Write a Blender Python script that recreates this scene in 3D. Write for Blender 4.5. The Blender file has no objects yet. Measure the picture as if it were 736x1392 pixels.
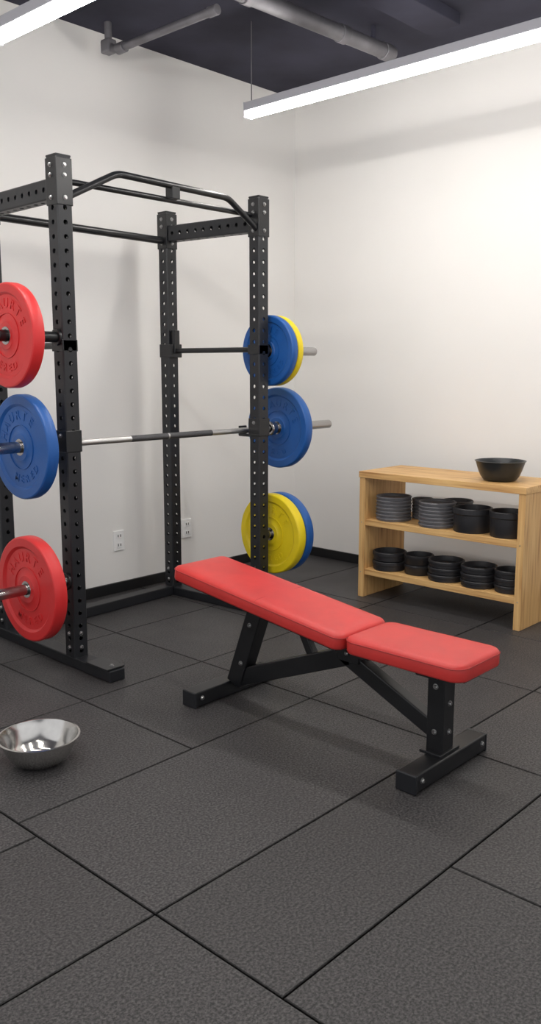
import bpy, bmesh, math, random
from mathutils import Vector, Matrix
random.seed(7)
scene = bpy.context.scene
COL = scene.collection
try:
    scene.view_settings.view_transform = 'Standard'
except Exception:
    pass

# ------------------------------------------------------------ materials
def new_mat(name):
    m = bpy.data.materials.new(name); m.use_nodes = True
    nt = m.node_tree
    return m, nt, nt.nodes['Principled BSDF']

def mat(name, color, rough=0.5, metal=0.0, spec=0.5, bump=0.0, bscale=200.0, var=0.0, vscale=8.0, coat=0.0):
    m, nt, b = new_mat(name)
    b.inputs['Base Color'].default_value = (*color, 1)
    b.inputs['Roughness'].default_value = rough
    b.inputs['Metallic'].default_value = metal
    b.inputs['Specular IOR Level'].default_value = spec
    b.inputs['Coat Weight'].default_value = coat
    tc = nt.nodes.new('ShaderNodeTexCoord')
    if var > 0:
        n = nt.nodes.new('ShaderNodeTexNoise'); n.inputs['Scale'].default_value = vscale; n.inputs['Detail'].default_value = 4
        nt.links.new(tc.outputs['Object'], n.inputs['Vector'])
        r = nt.nodes.new('ShaderNodeValToRGB')
        r.color_ramp.elements[0].position = 0.3; r.color_ramp.elements[1].position = 0.7
        r.color_ramp.elements[0].color = (*[c*(1-var) for c in color], 1)
        r.color_ramp.elements[1].color = (*[min(1, c*(1+var)) for c in color], 1)
        nt.links.new(n.outputs['Fac'], r.inputs['Fac']); nt.links.new(r.outputs['Color'], b.inputs['Base Color'])
    if bump > 0:
        n2 = nt.nodes.new('ShaderNodeTexNoise'); n2.inputs['Scale'].default_value = bscale; n2.inputs['Detail'].default_value = 3
        nt.links.new(tc.outputs['Object'], n2.inputs['Vector'])
        bp = nt.nodes.new('ShaderNodeBump'); bp.inputs['Strength'].default_value = bump; bp.inputs['Distance'].default_value = 0.002
        nt.links.new(n2.outputs['Fac'], bp.inputs['Height']); nt.links.new(bp.outputs['Normal'], b.inputs['Normal'])
    return m

M_wall = mat('white_wall_paint', (0.84, 0.825, 0.80), 0.75, spec=0.2, bump=0.12, bscale=120, var=0.012, vscale=2)
M_ceil = mat('dark_ceiling_paint', (0.042, 0.042, 0.062), 0.85, spec=0.2, bump=0.2, bscale=30, var=0.3, vscale=2)
M_black = mat('black_powder_coat', (0.011, 0.012, 0.015), 0.42, spec=0.5, bump=0.1, bscale=600)
M_blackgloss = mat('black_gloss_coat', (0.009, 0.0095, 0.011), 0.3, spec=0.5, bump=0.06, bscale=400)
M_base = mat('black_baseboard', (0.008, 0.008, 0.009), 0.45)
M_chrome = mat('brushed_chrome', (0.40, 0.39, 0.385), 0.25, metal=1.0)
M_shaft = mat('bright_steel_shaft', (0.62, 0.61, 0.60), 0.38, metal=1.0, bump=0.3, bscale=900)
M_knurl = mat('knurled_steel', (0.12, 0.12, 0.125), 0.45, metal=0.9, bump=0.8, bscale=900)
M_bolt = mat('zinc_bolt', (0.38, 0.38, 0.38), 0.3, metal=1.0)
M_red = mat('red_rubber', (0.62, 0.024, 0.026), 0.42, bump=0.08, bscale=150, var=0.06, vscale=12)
M_blue = mat('blue_rubber', (0.008, 0.088, 0.33), 0.42, bump=0.08, bscale=150, var=0.06, vscale=12)
M_yellow = mat('yellow_rubber', (0.78, 0.60, 0.010), 0.42, bump=0.08, bscale=150, var=0.06, vscale=12)
M_pad = mat('red_vinyl', (0.58, 0.038, 0.034), 0.36, bump=0.2, bscale=350, var=0.08, vscale=9)
M_pipe = mat('red_vinyl_piping', (0.36, 0.018, 0.016), 0.5)
M_steel = mat('stainless_steel', (0.60, 0.59, 0.57), 0.19, metal=1.0, var=0.08, vscale=20)
M_alu = mat('painted_aluminium', (0.42, 0.42, 0.46), 0.4, spec=0.5)
M_galv = mat('galvanised_conduit', (0.19, 0.185, 0.20), 0.5, metal=0.6, var=0.25, vscale=6)
M_outlet = mat('white_plastic', (0.90, 0.90, 0.89), 0.35)
M_slot = mat('dark_slot', (0.03, 0.03, 0.03), 0.5)
M_grey = mat('grey_stacked_dish', (0.12, 0.12, 0.13), 0.5, var=0.1, vscale=30)
M_pot = mat('black_matte_dish', (0.016, 0.016, 0.019), 0.5)
M_bowlk = mat('dark_ceramic', (0.014, 0.017, 0.019), 0.35)

# wood, grain runs along the object's longest axis (chosen per material)
def wood(name, axis):
    m, nt, b = new_mat(name)
    tc = nt.nodes.new('ShaderNodeTexCoord'); mp = nt.nodes.new('ShaderNodeMapping')
    sc = [28.0, 28.0, 28.0]; sc[axis] = 1.6
    mp.inputs['Scale'].default_value = sc
    nt.links.new(tc.outputs['Object'], mp.inputs['Vector'])
    n = nt.nodes.new('ShaderNodeTexNoise'); n.inputs['Scale'].default_value = 1.6; n.inputs['Detail'].default_value = 6; n.inputs['Distortion'].default_value = 0.6
    nt.links.new(mp.outputs['Vector'], n.inputs['Vector'])
    r = nt.nodes.new('ShaderNodeValToRGB')
    e = r.color_ramp.elements
    e[0].position = 0.3; e[0].color = (0.42, 0.205, 0.066, 1)
    e[1].position = 0.68; e[1].color = (0.76, 0.49, 0.205, 1)
    k = e.new(0.45); k.color = (0.62, 0.36, 0.138, 1)
    nt.links.new(n.outputs['Fac'], r.inputs['Fac']); nt.links.new(r.outputs['Color'], b.inputs['Base Color'])
    b.inputs['Roughness'].default_value = 0.5
    bp = nt.nodes.new('ShaderNodeBump'); bp.inputs['Strength'].default_value = 0.15; bp.inputs['Distance'].default_value = 0.002
    nt.links.new(n.outputs['Fac'], bp.inputs['Height']); nt.links.new(bp.outputs['Normal'], b.inputs['Normal'])
    return m
M_woodY = wood('light_oak_y', 1); M_woodZ = wood('light_oak_z', 2)

# rubber floor
def floor_mat():
    m, nt, b = new_mat('black_rubber_tile')
    tc = nt.nodes.new('ShaderNodeTexCoord')
    n = nt.nodes.new('ShaderNodeTexNoise'); n.inputs['Scale'].default_value = 135; n.inputs['Detail'].default_value = 5; n.inputs['Roughness'].default_value = 0.7
    nt.links.new(tc.outputs['Object'], n.inputs['Vector'])
    r = nt.nodes.new('ShaderNodeValToRGB'); e = r.color_ramp.elements
    e[0].position = 0.42; e[0].color = (0.014, 0.014, 0.0150, 1)
    e[1].position = 0.64; e[1].color = (0.115, 0.108, 0.109, 1)
    nt.links.new(n.outputs['Fac'], r.inputs['Fac'])
    at = nt.nodes.new('ShaderNodeAttribute'); at.attribute_name = 'tone'
    mx = nt.nodes.new('ShaderNodeMix'); mx.data_type = 'RGBA'; mx.blend_type = 'MULTIPLY'; mx.inputs[0].default_value = 1.0
    nt.links.new(r.outputs['Color'], mx.inputs[6]); nt.links.new(at.outputs['Color'], mx.inputs[7])
    # broad wear variation
    n3 = nt.nodes.new('ShaderNodeTexNoise'); n3.inputs['Scale'].default_value = 2.2; n3.inputs['Detail'].default_value = 3
    nt.links.new(tc.outputs['Object'], n3.inputs['Vector'])
    mr = nt.nodes.new('ShaderNodeMapRange'); mr.inputs['From Min'].default_value = 0.3; mr.inputs['From Max'].default_value = 0.7; mr.inputs['To Min'].default_value = 0.36; mr.inputs['To Max'].default_value = 0.52
    nt.links.new(n3.outputs['Fac'], mr.inputs['Value']); nt.links.new(mr.outputs['Result'], b.inputs['Roughness'])
    nt.links.new(mx.outputs[2], b.inputs['Base Color'])
    b.inputs['Specular IOR Level'].default_value = 0.42
    bp = nt.nodes.new('ShaderNodeBump'); bp.inputs['Strength'].default_value = 0.65; bp.inputs['Distance'].default_value = 0.004
    nt.links.new(n.outputs['Fac'], bp.inputs['Height']); nt.links.new(bp.outputs['Normal'], b.inputs['Normal'])
    return m
M_floor = floor_mat()

def emit(name, color, s):
    m, nt, b = new_mat(name)
    b.inputs['Base Color'].default_value = (0.9, 0.9, 0.9, 1)
    b.inputs['Emission Color'].default_value = (*color, 1); b.inputs['Emission Strength'].default_value = s
    return m
M_emit = emit('led_diffuser', (1.0, 0.965, 0.92), 50.0)

# ------------------------------------------------------------ helpers
def link(o, parent=None):
    COL.objects.link(o)
    if parent is not None: o.parent = parent
    return o

def finish(bm, name, m, parent=None, loc=(0, 0, 0), smooth=None, mtx=None):
    me = bpy.data.meshes.new(name)
    bmesh.ops.recalc_face_normals(bm, faces=bm.faces[:])
    if smooth is not None:
        for f in bm.faces: f.smooth = True
        for e in bm.edges:
            if len(e.link_faces) == 2 and e.calc_face_angle(0) > math.radians(smooth): e.smooth = False
    bm.to_mesh(me); bm.free()
    o = bpy.data.objects.new(name, me)
    me.materials.append(m)
    if mtx is not None: o.matrix_local = mtx
    else: o.location = loc
    return link(o, parent)

def root(name, loc, label, cat, group=None, mtx=None):
    e = bpy.data.objects.new(name, None); e.empty_display_size = 0.05
    if mtx is not None: e.matrix_world = mtx
    else: e.location = loc
    e['label'] = label; e['category'] = cat
    if group: e['group'] = group
    return link(e)

def box(name, c, s, m, parent=None, bev=0.003, mtx=None, local=True):
    """box of size s centred at c"""
    bm = bmesh.new(); bmesh.ops.create_cube(bm, size=1.0)
    bmesh.ops.scale(bm, vec=s, verts=bm.verts)
    if bev > 0: bmesh.ops.bevel(bm, geom=bm.edges[:], offset=bev, segments=2, profile=0.5, affect='EDGES')
    return finish(bm, name, m, parent, loc=c, mtx=mtx)

def frame_mtx(p, d, up=(0, 0, 1)):
    d = Vector(d).normalized(); up = Vector(up)
    x = up.cross(d)
    if x.length < 1e-4: x = Vector((1, 0, 0))
    x.normalize(); y = d.cross(x)
    M = Matrix((x, y, d)).transposed().to_4x4(); M.translation = Vector(p)
    return M

def beam(name, a, b, w, h, m, parent=None, bev=0.003):
    a = Vector(a); b = Vector(b)
    return box(name, None, (w, h, (b-a).length), m, parent, bev, mtx=frame_mtx((a+b)/2, b-a))

def cyl(name, a, b, r, m, parent=None, seg=28, bev=0.002):
    a = Vector(a); b = Vector(b); L = (b-a).length
    bev = min(bev, r*0.4, L*0.3)
    return lathe(name, [(0, 0), (r-bev, 0), (r, bev), (r, L-bev), (r-bev, L), (0, L)], m, parent, seg, mtx=frame_mtx(a, b-a))

def lathe(name, prof, m, parent=None, seg=48, mtx=None, loc=(0, 0, 0), closed=False, smooth=35):
    bm = bmesh.new(); rings = []
    for r, z in prof:
        if r < 1e-6: rings.append([bm.verts.new((0, 0, z))])
        else: rings.append([bm.verts.new((r*math.cos(2*math.pi*k/seg), r*math.sin(2*math.pi*k/seg), z)) for k in range(seg)])
    pairs = list(zip(rings, rings[1:]))
    if closed: pairs.append((rings[-1], rings[0]))
    for A, B in pairs:
        if len(A) == 1 and len(B) == 1: continue
        for k in range(seg):
            k2 = (k+1) % seg
            if len(A) == 1: bm.faces.new((A[0], B[k], B[k2]))
            elif len(B) == 1: bm.faces.new((A[k], A[k2], B[0]))
            else: bm.faces.new((A[k], A[k2], B[k2], B[k]))
    return finish(bm, name, m, parent, loc=loc, smooth=smooth, mtx=mtx)

def holed(name, base, d, L, w, h, m, parent, spacing=0.058, r=0.0105, c=0.005, up=(0, 0, 1), flat=False):
    """rectangular tube along d with bolt holes through all four faces"""
    bm = bmesh.new(); n = max(1, round(L/spacing)); s = L/n; N = 16
    for face in range(4):
        W = (w if face % 2 == 0 else h); D = (h if face % 2 == 0 else w)
        R = Matrix.Rotation(face*math.pi/2, 3, 'Z')
        ww = W/2-c
        def P(u, v, dep=0.0): return R @ Vector((u, -D/2+dep, v))
        for i in range(n):
            zc = (i+0.5)*s; out = []; inn = []
            per = []
            for k in range(4): per.append((-ww+2*ww*k/4, -s/2))
            for k in range(4): per.append((ww, -s/2+s*k/4))
            for k in range(4): per.append((ww-2*ww*k/4, s/2))
            for k in range(4): per.append((-ww, s/2-s*k/4))
            for (u, v) in per:
                a = math.atan2(v, u)
                out.append(bm.verts.new(P(u, v+zc)))
                inn.append(((r*math.cos(a)), (r*math.sin(a))))
            i1 = [bm.verts.new(P(u, v+zc)) for u, v in inn]
            i2 = [bm.verts.new(P(u, v+zc, 0.006)) for u, v in inn]
            for k in range(N):
                k2 = (k+1) % N
                bm.faces.new((out[k], out[k2], i1[k2], i1[k]))
                bm.faces.new((i1[k], i1[k2], i2[k2], i2[k]))
        # chamfer strip
        a0 = P(ww, 0); a1 = R @ Vector((W/2, -D/2+c, 0))
        q = [bm.verts.new(a0), bm.verts.new(a1), bm.verts.new(a1+Vector((0, 0, L))), bm.verts.new(a0+Vector((0, 0, L)))]
        bm.faces.new(q)
    for z in (0, L):
        pts = [(-w/2+c, -h/2), (w/2-c, -h/2), (w/2, -h/2+c), (w/2, h/2-c), (w/2-c, h/2), (-w/2+c, h/2), (-w/2, h/2-c), (-w/2, -h/2+c)]
        bm.faces.new([bm.verts.new((x, y, z)) for x, y in pts])
    bmesh.ops.remove_doubles(bm, verts=bm.verts[:], dist=1e-5)
    return finish(bm, name, m, parent, mtx=frame_mtx(base, d, up))

def tube(name, pts, r, m, parent=None, res=3, loc=(0, 0, 0), cyclic=False, round_r=0.0):
    """smooth-cornered tube through the points"""
    P = [Vector(p) for p in pts]; path = []
    if round_r > 0:
        path.append(P[0])
        for i in range(1, len(P)-1):
            a = (P[i-1]-P[i]); b = (P[i+1]-P[i]); q = min(round_r, a.length*.45, b.length*.45)
            s = P[i]+a.normalized()*q; e = P[i]+b.normalized()*q
            for k in range(7):
                t = k/6; path.append(s*(1-t)**2+P[i]*2*t*(1-t)+e*t*t)
        path.append(P[-1])
    else: path = P
    seg = 14; bm = bmesh.new(); rings = []; n = len(path); prev = None
    for i, p in enumerate(path):
        if cyclic: t = (path[(i+1) % n]-path[i-1]).normalized()
        else: t = (path[min(i+1, n-1)]-path[max(i-1, 0)]).normalized()
        if prev is None:
            u = t.cross(Vector((0, 0, 1)))
            if u.length < 1e-3: u = t.cross(Vector((1, 0, 0)))
        else: u = prev-t*prev.dot(t)
        u.normalize(); prev = u; v = t.cross(u)
        rings.append([bm.verts.new(p+u*r*math.cos(2*math.pi*k/seg)+v*r*math.sin(2*math.pi*k/seg)) for k in range(seg)])
    rr = list(zip(rings, rings[1:]))
    if cyclic: rr.append((rings[-1], rings[0]))
    for A, B in rr:
        for k in range(seg): bm.faces.new((A[k], A[(k+1) % seg], B[(k+1) % seg], B[k]))
    if not cyclic: bm.faces.new(rings[0]); bm.faces.new(rings[-1][::-1])
    return finish(bm, name, m, parent, loc=loc, smooth=50)

def rr_outline(w, l, r, k=7):
    pts = []
    for cx, cy, a0 in ((w/2-r, l/2-r, 0), (-w/2+r, l/2-r, 90), (-w/2+r, -l/2+r, 180), (w/2-r, -l/2+r, 270)):
        for i in range(k+1):
            a = math.radians(a0+90*i/k); pts.append((cx+r*math.cos(a), cy+r*math.sin(a)))
    return pts

def pad(name, w, l, t, R, m, parent, mtx):
    prof = [(0.012, 0), (0.003, 0.003), (0.0, 0.010), (0.0, t-0.018), (0.0015, t-0.010), (0.006, t-0.003), (0.015, t+0.001), (0.035, t+0.003), (0.08, t+0.004)]
    bm = bmesh.new(); rings = []
    for ins, z in prof:
        rings.append([bm.verts.new((x, y, z)) for x, y in rr_outline(w-2*ins, l-2*ins, max(R-ins, 0.006))])
    n = len(rings[0])
    for A, B in zip(rings, rings[1:]):
        for k in range(n): bm.faces.new((A[k], A[(k+1) % n], B[(k+1) % n], B[k]))
    bm.faces.new(rings[0][::-1]); bm.faces.new(rings[-1])
    return finish(bm, name, m, parent, smooth=60, mtx=mtx)

def bolt(p, d, parent, r=0.011, L=0.008):
    p = Vector(p); d = Vector(d); r = r*0.85
    return lathe('bolt', [(0, L), (r*0.75, L), (r, L*0.6), (r, L*0.25), (r*1.35, L*0.2), (r*1.35, 0), (0, 0)], M_bolt, parent, 12, mtx=frame_mtx(p, d), smooth=None)

def struct(o):
    o['kind'] = 'structure'; return o

# ------------------------------------------------------------ room shell
WX, WY, CZ = 4.72, 4.15, 3.15
struct(box('wall_back', ((WX-2.0)/2+0.0, WY+0.05, CZ/2), (WX+2.2, 0.1, CZ), M_wall, bev=0))
struct(box('wall_right', (WX+0.05, (WY-2.0)/2, CZ/2), (0.1, WY+2.0, CZ), M_wall, bev=0))
struct(box('ceiling', ((WX-2.0)/2, (WY-2.0)/2, CZ+0.05), (WX+2.2, WY+2.2, 0.1), M_ceil, bev=0))
struct(box('baseboard_back', ((WX-2.0)/2-0.01, WY-0.008, 0.032), (WX+1.98, 0.016, 0.064), M_base, bev=0.003))
struct(box('baseboard_right', (WX-0.008, (WY-2.0)/2-0.01, 0.032), (0.016, WY+1.96, 0.064), M_base, bev=0.003))

def build_floor():
    bm = bmesh.new(); lay = bm.loops.layers.float_color.new('tone')
    G = 0.0026; Cc = 0.0022; T = 0.012
    rows = []
    XL, XR, YL = -1.4, WX, -1.6
    def row(y0, y1, xs):
        for a, b in zip(xs, xs[1:]): rows.append((a, b, y0, y1))
    left = [XL, -0.79, -0.12, 0.56, 1.245]
    row(YL, -0.97, left); row(-0.97, -0.3, left); row(-0.3, 0.31, left); row(0.31, 0.9, left); row(0.9, 1.55, left); row(1.55, 2.085, left); row(2.085, 2.75, left); row(2.75, 3.42, left); row(3.42, WY, left)
    row(YL, -0.9, [1.245, 1.93, 2.6, 3.27, 3.94, XR]); row(-0.9, -0.22, [1.245, 1.93, 2.6, 3.27, 3.94, XR])
    row(-0.22, 0.45, [1.245, 1.93, 2.6, 3.27, 3.94, XR]); row(0.45, 1.12, [1.245, 1.93, 2.6, 3.27, 3.94, XR])
    row(1.12, 1.55, [1.245, 2.6, 3.3, 3.95, XR]); row(1.55, 2.19, [1.245, 2.6, 3.3, 3.95, XR])
    for y0, y1 in ((2.19, 2.85), (2.85, 3.5), (3.5, WY)): row(y0, y1, [1.245, 1.945, 2.6, 3.27, 3.94, XR])
    for a, b, c, d in rows:
        tone = random.uniform(0.88, 1.1)
        def ring(i, z): return [bm.verts.new(p) for p in ((a+i, c+i, z), (b-i, c+i, z), (b-i, d-i, z), (a+i, d-i, z))]
        r0 = ring(G, -T); r1 = ring(G, -Cc); r2 = ring(G+Cc, 0)
        fs = []
        for A, B in ((r0, r1), (r1, r2)):
            for k in range(4): fs.append(bm.faces.new((A[k], A[(k+1) % 4], B[(k+1) % 4], B[k])))
        for f in fs:
            for l in f.loops: l[lay] = (0.3, 0.3, 0.3, 1)
        f = bm.faces.new(r2)
        for l in f.loops: l[lay] = (tone, tone, tone, 1)
    q = [bm.verts.new(p) for p in ((XL, YL, -T), (XR, YL, -T), (XR, WY, -T), (XL, WY, -T))]
    f = bm.faces.new(q)
    for l in f.loops: l[lay] = (0.05, 0.05, 0.05, 1)
    return struct(finish(bm, 'floor', M_floor))
build_floor()

# ------------------------------------------------------------ ceiling things
def conduit():
    e = root('electrical_conduit', (3.04, 3.0, 3.0), 'thin galvanised conduit pipe with end elbow fixed below the ceiling', 'pipe')
    tube('pipe', [(0, 0.21, 0.0), (0, 0.94, 0), (0, 1.0, 0.04), (0, 1.0, 0.15)], 0.02, M_galv, e, round_r=0.04)
    cyl('coupling', (0, 0.86, 0), (0, 0.92, 0), 0.028, M_galv, e)
    box('junction_box', (0, 1.0, 0.03), (0.06, 0.07, 0.07), M_galv, e, 0.01)
    cyl('end_fitting', (0, 0.16, 0), (0, 0.22, 0), 0.024, M_galv, e)
conduit()
def duct():
    e = root('duct_pipe', (3.5, 3.04, 3.045), 'grey metal pipe running under the dark ceiling', 'pipe')
    a = Vector((-3.5, 0.12, 0)); b = Vector((0.70, -0.055, 0))
    cyl('pipe', a, b, 0.039, M_galv, e)
    for t in (0.74, 0.90, 0.985):
        p = a.lerp(b, t); d = (b-a).normalized()*0.025
        cyl('pipe_coupling', p-d, p+d, 0.045, M_galv, e)
    p = a.lerp(b, 0.96)
    box('hanger', p+Vector((0, 0, 0.07)), (0.02, 0.02, 0.07), M_ceil, e, 0.003)
duct()
bmn = box('ceiling_beam', (3.0, 2.66, 3.12), (2.4, 0.2, 0.06), M_ceil, None, 0.004)
bmn['label'] = 'dark painted beam below the dark ceiling'; bmn['category'] = 'beam'

def fixture(x, y1, y0, label, grp):
    z = 2.67; L = y1-y0
    e = root('pendant_light', (x, y1, z), label, 'ceiling light', grp)
    box('light_housing', (0, -L/2, 0.054), (0.064, L, 0.044), M_alu, e, 0.004)
    box('light_diffuser', (0, -L/2, 0.016), (0.056, L-0.012, 0.031), M_emit, e, 0.008)
    box('end_cap', (0, -0.003, 0.038), (0.066, 0.006, 0.078), M_alu, e, 0.002)
    box('end_cap', (0, -L+0.003, 0.038), (0.066, 0.006, 0.078), M_alu, e, 0.002)
    for yy in (-0.03, -L+0.03):
        cyl('hanging_cable', (0, yy, 0.07), (0, yy, CZ-z), 0.003, M_galv, e, 8)
lab = 'long linear LED pendant light with grey housing hung on thin cables'
fixture(3.545, 3.46, 0.3, lab, 'linear pendant lights')
fixture(2.05, 3.46, 0.3, lab, 'linear pendant lights')
fixture(0.55, 3.46, 0.3, lab, 'linear pendant lights')  # unseen third fixture, added outside the view to light the room

# ------------------------------------------------------------ wall outlets
def outlet(x):
    e = root('wall_outlet', (x, WY, 0.318), 'white double electrical outlet plate on the white wall', 'outlet', 'wall outlets')
    box('cover_plate', (0, -0.005, 0), (0.078, 0.010, 0.122), M_outlet, e, 0.003)
    for z in (-0.028, 0.028):
        s = box('socket', (0, -0.0105, z), (0.038, 0.004, 0.032), M_outlet, e, 0.001)
        for dx in (-0.009, 0.009): box('slot', (dx, -0.0026, 0.002), (0.005, 0.0015, 0.015), M_slot, s, 0)
    return e
outlet(3.12); outlet(3.665)

# ------------------------------------------------------------ power rack
uA = (2.195, 3.845); uB = (2.178, 3.23); uC = (3.325, 3.885); uD = (3.388, 3.23)
H = 2.21; S = 0.074
rk = root('power_rack', (0, 0, 0), 'black steel power rack with perforated uprights and pull-up bar', 'power rack')
rk.location = (2.78, 3.55, 0)
O = Vector((2.78, 3.55, 0))
def W(x, y, z): return Vector((x, y, z))-O
for (x, y), hh in ((uA, H-0.01), (uB, H), (uC, H-0.01), (uD, H)):
    up = holed('upright', W(x, y, 0.05), (0, 0, 1), hh-0.05, S, S, M_black, rk, up=(0, 1, 0))
    Lh = hh-0.05
    box('mounting_bracket', (0, 0, Lh-0.10), (S+0.006, S+0.006, 0.19), M_blackgloss, up, 0.003)
    box('end_cap', (0, 0, Lh+0.003), (S+0.002, S+0.002, 0.010), M_blackgloss, up, 0.004)
    for zz in (hh-0.035, hh-0.075, hh-0.165, 0.16, 0.095):
        off = 0.004 if zz > 1 else 0.0
        bolt(W(x-S/2-off, y-0.0, zz), (-1, 0, 0), rk, 0.009)
        bolt(W(x+0.0, y-S/2-off, zz), (0, -1, 0), rk, 0.009)
# base rails
for (a, b) in ((uA, uB), (uC, uD)):
    beam('base_rail', W(a[0], a[1]+0.06, 0.026), W(b[0], 2.93, 0.026), 0.08, 0.05, M_black, rk, 0.004)
    box('base_foot_plate', W(b[0], 3.02, 0.056), (0.095, 0.16, 0.008), M_blackgloss, rk, 0.002)
    bolt(W(b[0], 2.97, 0.06), (0, 0, 1), rk, 0.009)
beam('rear_crossmember', W(uA[0]+0.04, uA[1], 0.03), W(uC[0]-0.04, uC[1], 0.03), 0.075, 0.055, M_black, rk, 0.004)
# top beams
zb = 2.085
for (a, b) in ((uA, uB), (uC, uD)):
    A = W(a[0], a[1]-S/2-0.004, zb); B = W(b[0], b[1]+S/2+0.004, zb)
    holed('side_beam', B, A-B, (A-B).length, 0.062, 0.085, M_black, rk, spacing=0.058)
tube('rear_bar', [W(uA[0]+S/2, uA[1], 2.05), W(uC[0]-S/2, uC[1], 2.05)], 0.02, M_blackgloss, rk)
tube('straight_bar', [W(uB[0]+S/2, 3.25, 2.125), W(uD[0]-S/2, 3.25, 2.125)], 0.013, M_blackgloss, rk)
tube('pull_up_bar', [W(uB[0]+S/2, 3.215, 2.060), W(2.47, 3.215, 2.188), W(3.15, 3.215, 2.178), W(uD[0]-S/2, 3.215, 2.055)], 0.0155, M_blackgloss, rk, round_r=0.035)
box('pull_up_bar_bracket', W(2.80, 3.225, 2.152), (0.05, 0.05, 0.055), M_blackgloss, rk, 0.004)
# j-cups: slim plates + inner hook
BY, BZ = 3.312, 1.009
for (x, y), sg in ((uB, 1), (uD, -1)):
    j = box('j_cup', W(x, y, BZ+0.02), (S+0.008, S+0.008, 0.095), M_blackgloss, rk, 0.003)
    box('hook', (0, 0.083, -0.047), (0.055, 0.09, 0.014), M_blackgloss, j, 0.003)
    box('hook_lip', (0, 0.125, -0.025), (0.055, 0.012, 0.055), M_blackgloss, j, 0.003)
    bolt(W(x-S/2-0.004, y, BZ+0.045), (-1, 0, 0), rk, 0.009)
# side safety bars
for (a, b) in ((uA, uB), (uC, uD)):
    z = 1.44
    tube('safety_bar', [W(a[0], a[1]-S/2, z), W(b[0], b[1]+S/2, z)], 0.0145, M_blackgloss, rk)
    box('safety_bracket', W(a[0], a[1]-0.012, z+0.0), (S+0.01, S+0.028, 0.075), M_blackgloss, rk, 0.004)
    box('bracket_lug', W(a[0]+0.0, a[1]-S/2-0.018, z+0.05), (0.04, 0.03, 0.13), M_blackgloss, rk, 0.004)
    box('safety_bracket', W(b[0], b[1]+0.004, z), (S+0.004, S+0.008, 0.05), M_blackgloss, rk, 0.003)
# plate storage pegs
PR = 0.0235
def peg(x, y, z, sg, L, m=M_chrome):
    a = W(x+sg*(S/2), y, z); b = a+Vector((sg*L, 0, 0))
    p = cyl('storage_peg', a, b, PR, m, rk)
    cyl('peg_flange', a, a+Vector((sg*0.012, 0, 0)), 0.036, M_blackgloss, rk)
peg(uD[0], uD[1], 1.435, 1, 0.42); peg(uD[0], uD[1], 0.43, 1, 0.33)
peg(uB[0], uB[1], 1.475, -1, 0.285, M_blackgloss); peg(uB[0], uB[1], 0.405, -1, 0.52)
bolt(W(uB[0]-S/2-0.285, uB[1], 1.475), (-1, 0, 0), rk, 0.012)

# ------------------------------------------------------------ weight plates
def glyphs(word, rad, cang, size, inv, m, parent, zface):
    """embossed letters around the plate face, one mesh per word"""
    bm = bmesh.new()
    n = len(word); step = size*0.90/rad
    for i, ch in enumerate(word):
        cu = bpy.data.curves.new('letter', 'FONT'); cu.body = ch; cu.size = size; cu.extrude = 0.0022; cu.align_x = 'CENTER'; cu.align_y = 'CENTER'; cu.offset = 0.0006
        cu.resolution_u = 3
        o = bpy.data.objects.new('letter', cu); COL.objects.link(o)
        dg = bpy.context.evaluated_depsgraph_get(); dg.update()
        me = bpy.data.meshes.new_from_object(o.evaluated_get(dg))
        a = cang+((n-1)/2-i)*step*(-1 if inv else 1)
        rot = a-math.pi/2+(math.pi if inv else 0)
        me.transform(Matrix.Translation((rad*math.cos(a), rad*math.sin(a), zface)) @ Matrix.Rotation(rot, 4, 'Z'))
        bm.from_mesh(me)
        bpy.data.objects.remove(o); bpy.data.curves.remove(cu); bpy.data.meshes.remove(me)
    return finish(bm, 'embossed_lettering', m, parent)

def plate(x, y, z, R, T, m, label, words=True, turn=0.0):
    """x = face towards -X; plate extends +X by T"""
    M = Matrix(((0, 0, -1, x+T/2), (-1, 0, 0, y), (0, 1, 0, z), (0, 0, 0, 1)))
    e = root('weight_plate', None, label, 'weight plate', mtx=M)
    h = T/2; k = R/0.225
    half = [(0.034, h-0.002), (0.058*k, h-0.002), (0.063*k, h-0.006), (0.085*k, h-0.010), (0.174*k, h-0.010), (0.181*k, h-0.003), (0.185*k, h), (R-0.008, h), (R-0.003, h-0.003), (R, h-0.010)]
    prof = half+[(r, -z2) for r, z2 in reversed(half)]
    lathe('rubber_disc', prof, m, e, 96, closed=True, smooth=30)
    hub = [(0.0255, h-0.001), (0.036, h-0.001), (0.037, h-0.003), (0.037, -h+0.003), (0.036, -h+0.001), (0.0255, -h+0.001)]
    lathe('steel_hub', hub, M_chrome, e, 40, closed=True)
    ring = [(0.092*k, h-0.0105), (0.093*k, h-0.006), (0.096*k, h-0.006), (0.097*k, h-0.0105)]
    lathe('raised_ring', ring, m, e, 72, closed=True)
    if words:
        glyphs('HAURTE', 0.136*k, math.pi/2+turn, 0.058*k, False, m, e, h-0.0095)
        glyphs('MERED', 0.139*k, -math.pi/2+turn, 0.046*k, True, m, e, h-0.0095)
    return e

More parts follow.
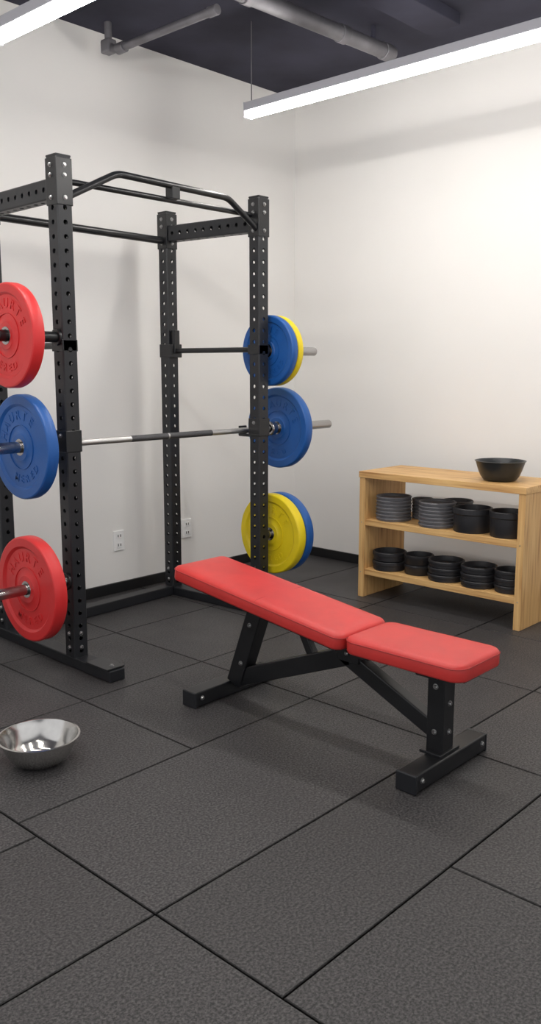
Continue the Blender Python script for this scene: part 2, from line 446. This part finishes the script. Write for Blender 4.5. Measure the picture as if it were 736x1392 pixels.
plate(1.892, 3.23, 1.475, 0.212, 0.055, M_red, 'red rubber bumper plate on the upper black rack peg', turn=-0.2)
plate(1.93, 3.23, 0.405, 0.229, 0.062, M_red, 'red rubber bumper plate on the lower chrome rack peg', turn=0.1)
plate(1.980, BY, BZ, 0.226, 0.055, M_blue, 'blue rubber bumper plate loaded on the near barbell sleeve', turn=0.3)
plate(3.615, BY, BZ, 0.227, 0.055, M_blue, 'blue rubber bumper plate loaded on the far barbell sleeve', turn=-0.25)
plate(3.45, 3.23, 1.435, 0.188, 0.045, M_blue, 'smaller blue bumper plate on the upper rack peg', turn=0.4)
plate(3.50, 3.23, 1.435, 0.188, 0.04, M_yellow, 'smaller yellow bumper plate behind a blue one on the upper peg', False)
plate(3.467, 3.23, 0.43, 0.225, 0.06, M_yellow, 'yellow rubber bumper plate on the lower rack peg')
plate(3.533, 3.23, 0.43, 0.225, 0.06, M_blue, 'blue rubber bumper plate behind a yellow one on the lower peg', False)

# ------------------------------------------------------------ barbell
bb = root('barbell', (2.81, BY, BZ), 'steel olympic barbell with dark knurling resting in the rack cups', 'barbell')
cyl('shaft', (-0.71, 0, 0), (0.75, 0, 0), 0.0150, M_shaft, bb)
for a, b in ((-0.23, 0.0), (0.01, 0.30)):
    cyl('knurling', (a, 0, 0), (b, 0, 0), 0.0156, M_knurl, bb, bev=0.0004)
for a, b, c in ((-0.72, -1.26, -0.76), (0.745, 1.275, 0.785)):
    cyl('sleeve', (a, 0, 0), (b, 0, 0), 0.0248, M_chrome, bb)
    cyl('collar', (a, 0, 0), (c, 0, 0), 0.038, M_chrome, bb, bev=0.005)

# ------------------------------------------------------------ bench
bn = root('weight_bench', (2.42, 1.95, 0), 'adjustable weight bench with red vinyl pads and black steel frame', 'weight bench')
def Bp(y, z, x=0.0): return Vector((x, y-1.95, z))
for yy in (1.445, 2.483):
    f = box('foot_bar', Bp(yy, 0.036), (0.45, 0.074, 0.06), M_blackgloss, bn, 0.005)
    for sx in (-1, 1):
        box('rubber_end_cap', (sx*0.222, 0, -0.002), (0.012, 0.078, 0.066), M_black, f, 0.004)
    for sx in (-0.19, 0.19): bolt(Bp(yy-0.038, 0.04, sx), (0, -1, 0), bn, 0.009)
beam('front_post', Bp(1.462, 0.06), Bp(1.462, 0.365), 0.07, 0.065, M_blackgloss, bn, 0.004)
box('post_foot_plate', Bp(1.462, 0.07), (0.12, 0.085, 0.01), M_blackgloss, bn, 0.002)
beam('main_beam', Bp(2.44, 0.075), Bp(1.84, 0.315), 0.05, 0.07, M_blackgloss, bn, 0.004)
beam('front_brace', Bp(1.87, 0.315), Bp(1.485, 0.14), 0.05, 0.06, M_blackgloss, bn, 0.004)
beam('rear_support', Bp(2.43, 0.06), Bp(2.29, 0.435), 0.065, 0.075, M_blackgloss, bn, 0.004)
beam('adjustment_strut', Bp(2.10, 0.40), Bp(2.02, 0.26), 0.03, 0.035, M_blackgloss, bn, 0.003)
box('seat_frame', Bp(1.60, 0.355), (0.09, 0.50, 0.03), M_blackgloss, bn, 0.004)
box('seat_mounting_plate', Bp(1.45, 0.363), (0.24, 0.08, 0.012), M_blackgloss, bn, 0.003)
box('seat_mounting_plate', Bp(1.72, 0.363), (0.24, 0.08, 0.012), M_blackgloss, bn, 0.003)
box('pivot_bracket', Bp(1.835, 0.33), (0.075, 0.10, 0.07), M_blackgloss, bn, 0.006)
cyl('pivot_pin', Bp(1.835, 0.33, -0.046), Bp(1.835, 0.33, 0.046), 0.008, M_bolt, bn)
for y, z, x in ((1.462, 0.14, -0.036), (1.462, 0.30, -0.036), (2.38, 0.16, -0.034), (2.33, 0.33, -0.034)):
    bolt(Bp(y, z, x), (-1, 0, 0), bn, 0.009)
bolt(Bp(1.429, 0.14), (0, -1, 0), bn, 0.009); bolt(Bp(1.429, 0.24), (0, -1, 0), bn, 0.009)
PW, PT = 0.285, 0.058
seatM = Matrix.Translation(Bp(1.545, 0.369))
s = pad('seat_pad', PW, 0.472, PT, 0.05, M_pad, bn, seatM)
tube('piping', [(x, y, PT-0.012) for x, y in rr_outline(PW+0.001, 0.473, 0.05)], 0.0018, M_pipe, s, cyclic=True)
p0 = Bp(1.79, 0.369); p1 = Bp(2.675, 0.484)
ang = math.atan2(p1.z-p0.z, p1.y-p0.y); Lb = (p1-p0).length
PB = 0.298
backM = Matrix.Translation((p0+p1)/2) @ Matrix.Rotation(ang, 4, 'X')
b = pad('backrest_pad', PB, Lb, PT, 0.04, M_pad, bn, backM)
tube('piping', [(x, y, PT-0.012) for x, y in rr_outline(PB+0.001, Lb+0.001, 0.04)], 0.0018, M_pipe, b, cyclic=True)
tube('stitched_seam', [(-PB/2+0.004, -0.03, PT-0.0055), (-PB/2+0.015, -0.03, PT+0.0008), (-PB/2+0.035, -0.03, PT+0.0026), (PB/2-0.035, -0.03, PT+0.0026), (PB/2-0.015, -0.03, PT+0.0008)], 0.0012, M_pipe, b)
box('backrest_board', (0, 0, -0.006), (PB-0.05, Lb-0.06, 0.012), M_black, b, 0.003)
beam('backrest_rail', Bp(1.84, 0.347), Bp(2.40, 0.420), 0.05, 0.03, M_blackgloss, bn, 0.003)

# ------------------------------------------------------------ bowls
def bowl(name, x, y, z, R, r, h, m, label, t=0.002, lip=0.006, belly=0.35):
    e = root(name, (x, y, z), label, 'bowl')
    out = [(0, 0), (r*0.92, 0), (r, 0.002)]
    rc = 0.018
    out += [(r+rc*math.sin(a), 0.002+rc*(1-math.cos(a))) for a in (0.4, 0.8, 1.15)]
    r1, z1 = out[-1]
    for i in range(1, 9):
        q = i/8; out.append((r1+(R-r1)*(q**(1-belly)), z1+(h-z1)*q))
    inn = [(max(q-t, 0), zz+t) for q, zz in reversed(out)]
    inn[0] = (R-t, h-0.001)
    prof = out+[(R+lip, h), (R+lip+0.001, h+0.002), (R, h+0.003)]+inn
    lathe('bowl_shell', prof, m, e, 72, smooth=45)
    return e
bowl('metal_bowl', 1.520, 2.505, 0, 0.134, 0.072, 0.094, M_steel, 'shiny stainless steel bowl sitting on the rubber floor', belly=0.36)

# ------------------------------------------------------------ wooden shelf
SX0, SX1, SY0, SY1, SH = 4.03, 4.45, 1.985, 3.03, 0.75
sh = root('wooden_shelf_unit', ((SX0+SX1)/2, (SY0+SY1)/2, 0), 'low open light oak shelf unit with two shelves', 'shelf unit')
D = SX1-SX0; Ly = SY1-SY0; th = 0.036
box('top_board', (0, 0, SH-th/2), (D+0.01, Ly+0.005, th), M_woodY, sh, 0.002)
for sg in (-1, 1):
    box('side_panel', (0, sg*(Ly/2-0.02), (SH-th)/2), (D, 0.038, SH-th-0.001), M_woodZ, sh, 0.002)
    for zz in (0.152, 0.45, 0.73):
        bolt((-D/2-0.001, sg*(Ly/2-0.02), zz), (-1, 0, 0), sh, 0.003, 0.002)
Z1, Z2 = 0.468, 0.172
for zt in (Z1, Z2):
    box('shelf_board', (0.003, 0, zt-th/2), (D-0.01, Ly-0.08, th), M_woodY, sh, 0.002)
bowl('black_bowl', 4.20, 2.225, SH, 0.130, 0.075, 0.105, M_bowlk, 'wide black bowl standing on top of the oak shelf', t=0.004, lip=0.004, belly=0.3)

def dish_mesh(R, h, m):
    c = min(0.004, h*0.2)
    prof = [(0, 0), (R*0.90, 0), (R*0.955, h*0.10), (R*0.965, h*0.55), (R, h*0.62), (R, h-c), (R-c, h), (R*0.90, h), (R*0.88, h*0.9), (R*0.86, h*0.25), (0, h*0.2)]
    if h > 0.1:   # deep pot with a thick rim
        prof = [(0, 0), (R*0.90, 0), (R*0.93, 0.006), (R*0.94, h-0.036), (R, h-0.030), (R, h-c), (R-c, h), (R*0.91, h), (R*0.88, h-0.01), (R*0.86, h*0.25), (0, h*0.2)]
    o = lathe('stacked_dish', prof, m, None, 40, smooth=40)
    me = o.data; bpy.data.objects.remove(o); return me
def stack(x, y, z, R, n, h, m, label, group, nm='stacked_dish'):
    me = dish_mesh(R, h, m)
    for i in range(n):
        o = bpy.data.objects.new(nm, me); o.location = (x+random.uniform(-1, 1)*0.0012, y+random.uniform(-1, 1)*0.0012, z+i*(h+0.0004)+0.0003)
        o.rotation_euler = (0, 0, random.uniform(0, 6))
        o['label'] = label; o['category'] = 'dish'; o['group'] = group; link(o)
g1 = 'dishes on the upper shelf'; g2 = 'dishes on the lower shelf'
lg = 'shallow round grey dish in a stack on the oak shelf'
lk = 'deep round black pot with a thick rim on the oak shelf'
lb = 'round black bowl in a stack on the oak shelf'
stack(4.15, 2.868, Z1, 0.104, 7, 0.0198, M_grey, lg, g1)
stack(4.30, 2.765, Z1, 0.064, 6, 0.0195, M_grey, lg, g1)
stack(4.14, 2.567, Z1, 0.104, 7, 0.0198, M_grey, lg, g1)
stack(4.345, 2.560, Z1, 0.09, 4, 0.031, M_grey, lg, g1)
stack(4.14, 2.346, Z1, 0.108, 1, 0.132, M_pot, lk, g1, 'black_pot')
stack(4.14, 2.134, Z1, 0.100, 1, 0.135, M_pot, lk, g1, 'black_pot')
stack(4.14, 2.882, Z2, 0.100, 2, 0.054, M_pot, lb, g2)
stack(4.16, 2.690, Z2, 0.086, 2, 0.056, M_pot, lb, g2)
stack(4.14, 2.498, Z2, 0.102, 3, 0.038, M_pot, lb, g2)
stack(4.14, 2.292, Z2, 0.100, 3, 0.038, M_pot, lb, g2)
stack(4.14, 2.107, Z2, 0.082, 3, 0.040, M_pot, lb, g2)

# ------------------------------------------------------------ world + camera
w = bpy.data.worlds.new('world'); scene.world = w; w.use_nodes = True
bg = w.node_tree.nodes['Background']; bg.inputs['Color'].default_value = (0.96, 0.96, 0.98, 1); bg.inputs['Strength'].default_value = 0.95

cam = bpy.data.cameras.new('camera'); co = bpy.data.objects.new('camera', cam); COL.objects.link(co)
cam.sensor_fit = 'VERTICAL'; cam.sensor_height = 36.0; cam.sensor_width = 36.0; cam.lens = 1175.3/1392*36
cam.clip_start = 0.05
co.location = (0, 0, 1.35); co.rotation_euler = (math.radians(90-9.536), 0, math.radians(42.875-90))
scene.camera = co
